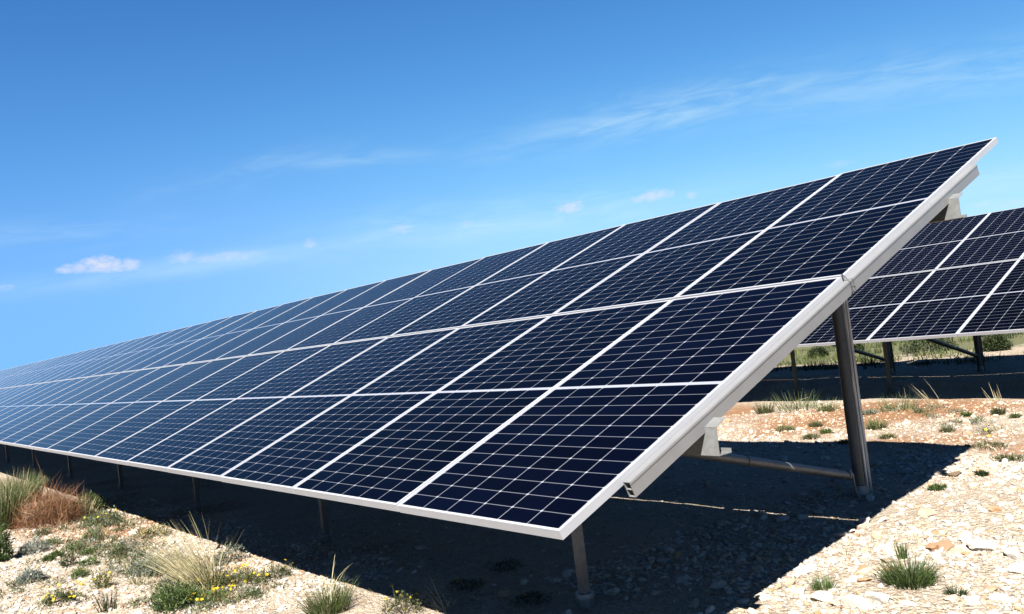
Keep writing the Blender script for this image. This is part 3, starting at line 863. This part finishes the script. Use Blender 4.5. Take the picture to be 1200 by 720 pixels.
def ground_cover():
    # small weeds, dry litter and seedlings nobody would count
    parts = []; rg = np.random.default_rng(99)
    for i in range(520):
        if i < 300:
            x = rg.uniform(-9.5, -3.0); y = .02+.12*rg.normal()+(.25 if x < -6.5 else .0)-.10*abs(rg.normal())
        elif i < 440:
            x = rg.uniform(-9.5, -3.6); y = rg.uniform(-1.2, .1)
            if fbm(x*1.6, y*1.6, 3, 15) < .02: continue
        else:
            x = rg.uniform(-1.2, 1.0); y = rg.uniform(5.7, 7.9)
            x -= (y-5.7)*.9
            if fbm(x*1.2, y*1.2, 3, 16) < .0: continue
        z = float(zfun(x, y)); kind = rg.integers(0, 5)
        if kind == 0: v, f, c = tuft(26, .05, rg.uniform(.04, .13), OLIVE+PALE, rg, spread=.9, width=.004)
        elif kind == 1: v, f, c = twigs(26, .09, .07, STRW+RUST, rg, .003)
        elif kind == 2: v, f, c = bush(110, rg.uniform(.05, .13), rg.uniform(.03, .07), GREY+OLIVE, rg, .018, 1., 5)
        else: v, f, c = bush(120, rg.uniform(.05, .15), rg.uniform(.025, .06), OLIVE+GR+GRD, rg, .018, 1., 5)
        parts.append((v+np.array([x, y, z]), f, c))
    me = np_mesh('ground_cover', *join(*parts)); me.materials.append(LEAF)
    o = link('ground_cover', me); tag(o, 'thin ground cover of tiny weeds and dry litter on the gravel', 'weeds', None, 'stuff')
ground_cover()

# right foreground
plant('grass_tuft', 'big dark green grass tuft alone on the bright gravel at lower right', 'grass', 1066, 684,
      J(T(900, 62, 36, GRD+GR, spread=1.0, width=.0034, droop=.6), T(14, 40, 72, OLIVE, spread=1.1, width=.003, droop=.35), T(7, 16, 92, OLIVE, lean=(-.45, -.55), spread=.4, width=.003, droop=.3)), seed=70)
plant('grass_tuft', 'small upright grass tuft right behind the big dark green one', 'grass', 1058, 655, T(90, 14, 30, GRD+GR, spread=.25, width=.0034, droop=.1), seed=71)
plant('grass_tuft', 'small bright green tuft above the tan blocky rock', 'grass', 966, 691, T(220, 26, 22, GR, spread=.8, width=.0034), seed=72)
plant('grass_tuft', 'little dark tuft right of the big dark green one', 'grass', 1120, 697, T(200, 22, 15, GRD, spread=.9, width=.0034), seed=73)
plant('sprig', 'tiny dry sprig on the gravel left of the big dark green tuft', 'plant', 992, 652, T(24, 18, 16, OLIVE+STRW, spread=1., width=.003), STRAW, seed=74)
BACK_T = [(936, 480, 66, 26, OLIVE+GR, 'widest light green grass clump at the edge of the second shadow'), (970, 482, 30, 15, GR, 'grass clump just left of the ridged rear post'),
          (897, 484, 24, 13, OLIVE, 'grass clump closest to the aluminium edge rail at the back'), (921, 505, 28, 9, GR+GRD, 'small tuft on the gravel below the widest back clump'),
          (957, 500, 18, 8, OLIVE, 'small olive tuft left of the rear post, upper one'), (950, 514, 26, 7, OLIVE, 'low olive tuft left of the rear post, lower one'),
          (968, 508, 14, 7, GR, 'tiny tuft nearest the left side of the rear post'), (1027, 503, 24, 14, GR+OLIVE, 'tuft right of the rear post on the pale gravel'),
          (1052, 481, 52, 15, GR+GREY[:1], 'spreading green tuft with pale stalks on the red earth strip'), (1020, 485, 20, 8, GREY+OLIVE, 'greyish tuft between the rear post and the red earth strip'),
          (1170, 486, 16, 11, GRD+OLIVE, 'dark round tuft near the right edge below the dry stalks'), (1190, 490, 14, 6, GR, 'flat tuft at the right edge beside the dark round one'),
          (1160, 524, 58, 7, OLIVE, 'wide flat olive mat near the shadow corner at right'), (1182, 540, 44, 8, OLIVE+GRD, 'flat mat at the right edge below the wide olive one'),
          (1098, 574, 24, 6, GRD+GR, 'thin green mat on bright gravel inside the bend of the shadow edge'), (1150, 558, 16, 6, GRD, 'small green mat right of the shadow corner'),
          (1110, 506, 20, 6, OLIVE, 'small olive tuft on the pale gravel midway to the right edge'), (1040, 514, 22, 6, OLIVE, 'faint olive tuft below the one right of the rear post'),
          (1133, 488, 14, 6, GR, 'tiny green tuft between the dry stalks and the pale gravel'), (990, 520, 16, 6, OLIVE, 'tiny tuft just above the shadow of the near array')]
for i, (x, y, w, h, cc, lab) in enumerate(BACK_T):
    plant('grass_tuft', lab, 'grass', x, y, J(T(150+(i*37) % 90, w, h*(1+.25*(i % 3)), cc+(PALE[:1] if i % 2 else []), spread=.8+.3*(i % 2), width=.0045), B(140+(i*53) % 140, w*.9, h*.5, cc, leaf=.024)), group='tufts between the two arrays', seed=80+i, flowers=3 if i in (0, 12) else 0, fl_r=.2, fl_h=.14)
for i, (x, y, w, h, ln, lab) in enumerate([(1095, 476, 26, 44, (-.35, -.43), 'long pale dry stalks leaning left against the second shadow'), (1165, 471, 26, 24, (-.15, -.18), 'short pale dry stalks nearest the right edge at the second shadow'),
                                     (1060, 476, 12, 24, (-.2, -.25), 'pair of pale dry stalks beside the spreading green tuft')]):
    plant('dry_stalks', lab, 'grass', x, y, T((14, 14, 5)[i], w, h, STRW, lean=ln, spread=.3, width=.006, droop=.15), STRAW, group='dry stalks at the second shadow', seed=110+i)

# grass and weeds beyond the second array
def meadow():
    parts = []
    for i in range(900):
        y = 12.6+26*rng.uniform(0, 1)**1.5; x = rng.uniform(-17, 2)+(y-12)*-.75
        if fbm(x*.5, y*.5, 3, 51) < -.10+.12*(i % 2): continue
        h = rng.uniform(.08, .22)
        v, f, c = tuft(46, rng.uniform(.15, .4), h, (OLIVE+GR+YGR) if i % 3 else (GRD+OLIVE[2:]), rng, spread=.6, width=.014, seg=3)
        v = v+np.array([x, y, float(zfun(x, y))]); parts.append((v, f, c))
    me = np_mesh('meadow_grass', *join(*parts)); me.materials.append(LEAF)
    o = link('meadow_grass', me); tag(o, 'rough green grass growing beyond the second array', 'grass', None, 'stuff')
meadow()
for i, (x, y, w, h, lab) in enumerate([(1168, 411, 40, 24, 'dark weed bush under the second array nearest the right edge'), (1092, 412, 66, 22, 'dark weed bush in the middle of the grass under the second array'),
                                   (1000, 414, 26, 14, 'low green weed bush right of the rear post under the second array'), (960, 418, 30, 12, 'low green weed bush left of the rear post under the second array')]):
    plant('weed_bush', lab, 'bush', x, y, B(2200, w, h, GRD+OLIVE[2:], leaf=.06), group='weed bushes beyond the second array', seed=120+i)
